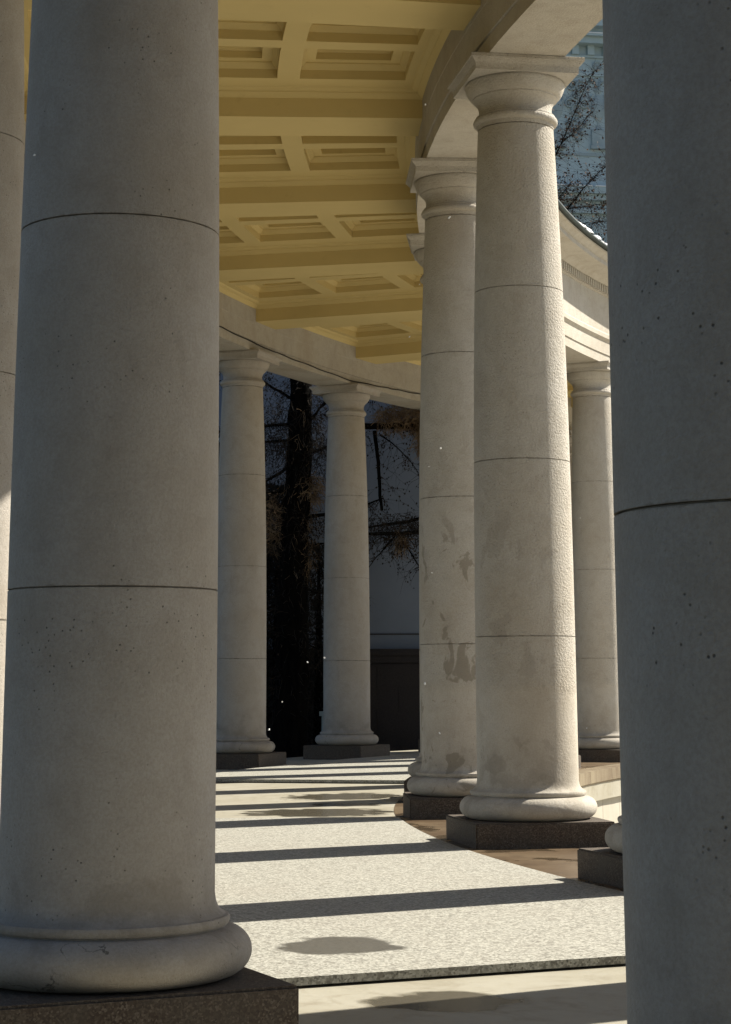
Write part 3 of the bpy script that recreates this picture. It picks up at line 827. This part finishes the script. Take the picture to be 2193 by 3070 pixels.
# --- brown leaved tree above the far roof, right of the sunlit edged column
rnd = random.Random(44); base = Vector((-31.75, 16.9, ZG))
tr = empty('brown_leaved_tree', base); tag(tr, 'tree with withered brown leaves above the curved copper roof', 'tree')
b = MB(); b.tube([W(.03*math.sin(i), 0, ZG-.1+i*.85, base) for i in range(22)], lambda f: .26*(1-f)+.03, 12); adopt(b.build('trunk', M_BARK, smooth=50), tr)
limbs = [((0,0,12.0),(2.15,-.2,14.3),.05), ((0,0,11.2),(1.9,.3,12.1),.045), ((0,0,12.8),(2.2,.2,13.1),.04), ((.6,0,12.4),(2.0,-.2,12.6),.03), ((0,0,14),(1.6,.3,15.6),.04), ((0,0,13.2),(1.5,-.5,16.2),.04),
         ((0,0,12),(-2,.3,13.6),.04), ((0,0,11),(-1.9,-.6,11.9),.04), ((0,0,14),(-1.5,.8,15.6),.04), ((0,0,10.8),(1.2,-1.2,11.6),.04), ((0,0,10.5),(1.8,.1,11.5),.04), ((0,0,12.6),(1.0,1.5,14),.04)]
cr = MB(); lf = MB()
for (p0, p1, r) in limbs:
    a, c = W(*p0, base), W(*p1, base); pts = wob(a, c, 10, .04, rnd, .05)
    lb = MB(); lb.tube(pts, lambda f: r*.55*(1-.75*f), 6); adopt(lb.build('branch', M_BARK, smooth=50), tr)
    for _ in range(int((c-a).length*60)):
        f = rnd.random()**.8; i = min(9, int(f*10)); p = pts[i].lerp(pts[i+1], f*10-i)
        q0 = len(cr.v)
        twig(cr, MB(), p, RV*rnd.uniform(-1,1)+DV*rnd.uniform(-1,1)+ZV*rnd.uniform(-.6,.8), rnd.uniform(.25,.65), .0045, rnd, droop=.1, conep=0)
        for vi in range(q0, len(cr.v), 7):
            if rnd.random() < .42:
                v = Vector(cr.v[vi]); s_ = rnd.uniform(.022,.05)
                d1 = Vector((rnd.uniform(-1,1), rnd.uniform(-1,1), rnd.uniform(-1,1))).normalized(); d2 = d1.cross(Vector((rnd.uniform(-1,1), rnd.uniform(-1,1), rnd.uniform(-1,1)))).normalized()
                lf.add([v, v+d1*s_+d2*s_*.6, v+d1*s_*1.8, v+d1*s_-d2*s_*.6], [(0,1,2,3)])
adopt(cr.build('crown', M_TWIG), tr); adopt(lf.build('leaves', M_LEAF), tr)

# ------------------------------------------------------------------ melting snow drops in the air (ray px of the survey -> real points, 6 to 16 m out)
FL = [((-22.0,-26.2,4.1),.012,'in front of the upper part of the huge left column'),]
def air(u, v, t, r, lab):
    d = FWD + R2*((u-812)/4367.34) - U2*((v-649.75)/4367.34)
    p = CAM + d*t
    rn = random.Random(int(u*7+v)); bm = bmesh.new()
    for q in range(4):
        off = Vector((rn.uniform(-1,1), rn.uniform(-1,1), rn.uniform(-1,1)))*r*.55*(q > 0)
        bmesh.ops.create_icosphere(bm, subdivisions=1, radius=r*rn.uniform(.4,.75), matrix=Matrix.Translation(off))
    for vv in bm.verts: vv.co += vv.co.normalized()*r*.5*noise.noise(vv.co*(3/r)+Vector((u, v, 0)))
    me = bpy.data.meshes.new('snowflake'); bm.to_mesh(me); bm.free(); me.materials.append(M_SNOW)
    o = bpy.data.objects.new('snowflake', me); COL.objects.link(o); o.location = p
    tag(o, 'white snowflake falling '+lab, 'snowflake', 'snowflakes falling through the air')
for a in [(q_[0], q_[1], q_[2], q_[3]*.75, q_[4]) for q_ in [(77,344,6.5,.005,'before the top left of the huge left column'),
          (998,483,15,.013,'before the neck of the stained column'),
          (945,232,14,.010,'before the curved stone beam beside the yellow ceiling'),
          (932,632,14,.009,'at the edge of the yellow ceiling and the stained column'),
          (979,995,13,.010,'before the stained column, level with its second joint'),
          (953,1036,13,.006,'low left of the one by the second joint of the stained column'),
          (960,1272,13,.007,'before the middle of the stained column'),
          (721,1461,14,.011,'at the left edge of the free standing slim column'),
          (683,1470,14,.010,'before the dark twigs left of the free standing slim column'),
          (627,1558,14,.008,'before the black larch trunk'),
          (598,1620,14,.015,'beside the base of the slim column left of the trunk'),
          (944,1518,13,.014,'low before the left edge of the stained column'),
          (977,1628,13,.009,'before the lowest damp stains of the stained column'),
          (1289,1150,14,.006,'before the far column across the curve'),
          (1303,1617,14,.006,'before the lower shaft of the far column across the curve'),
          (910,748,14,.009,'before the lowest yellow beams'),
          (1259,995,14,.007,'before the sunlit edge of the tall pale column'),
          (1037,1893,11,.006,'just above the terrazzo floor beside the middle plinth')]]:
    air(*a)
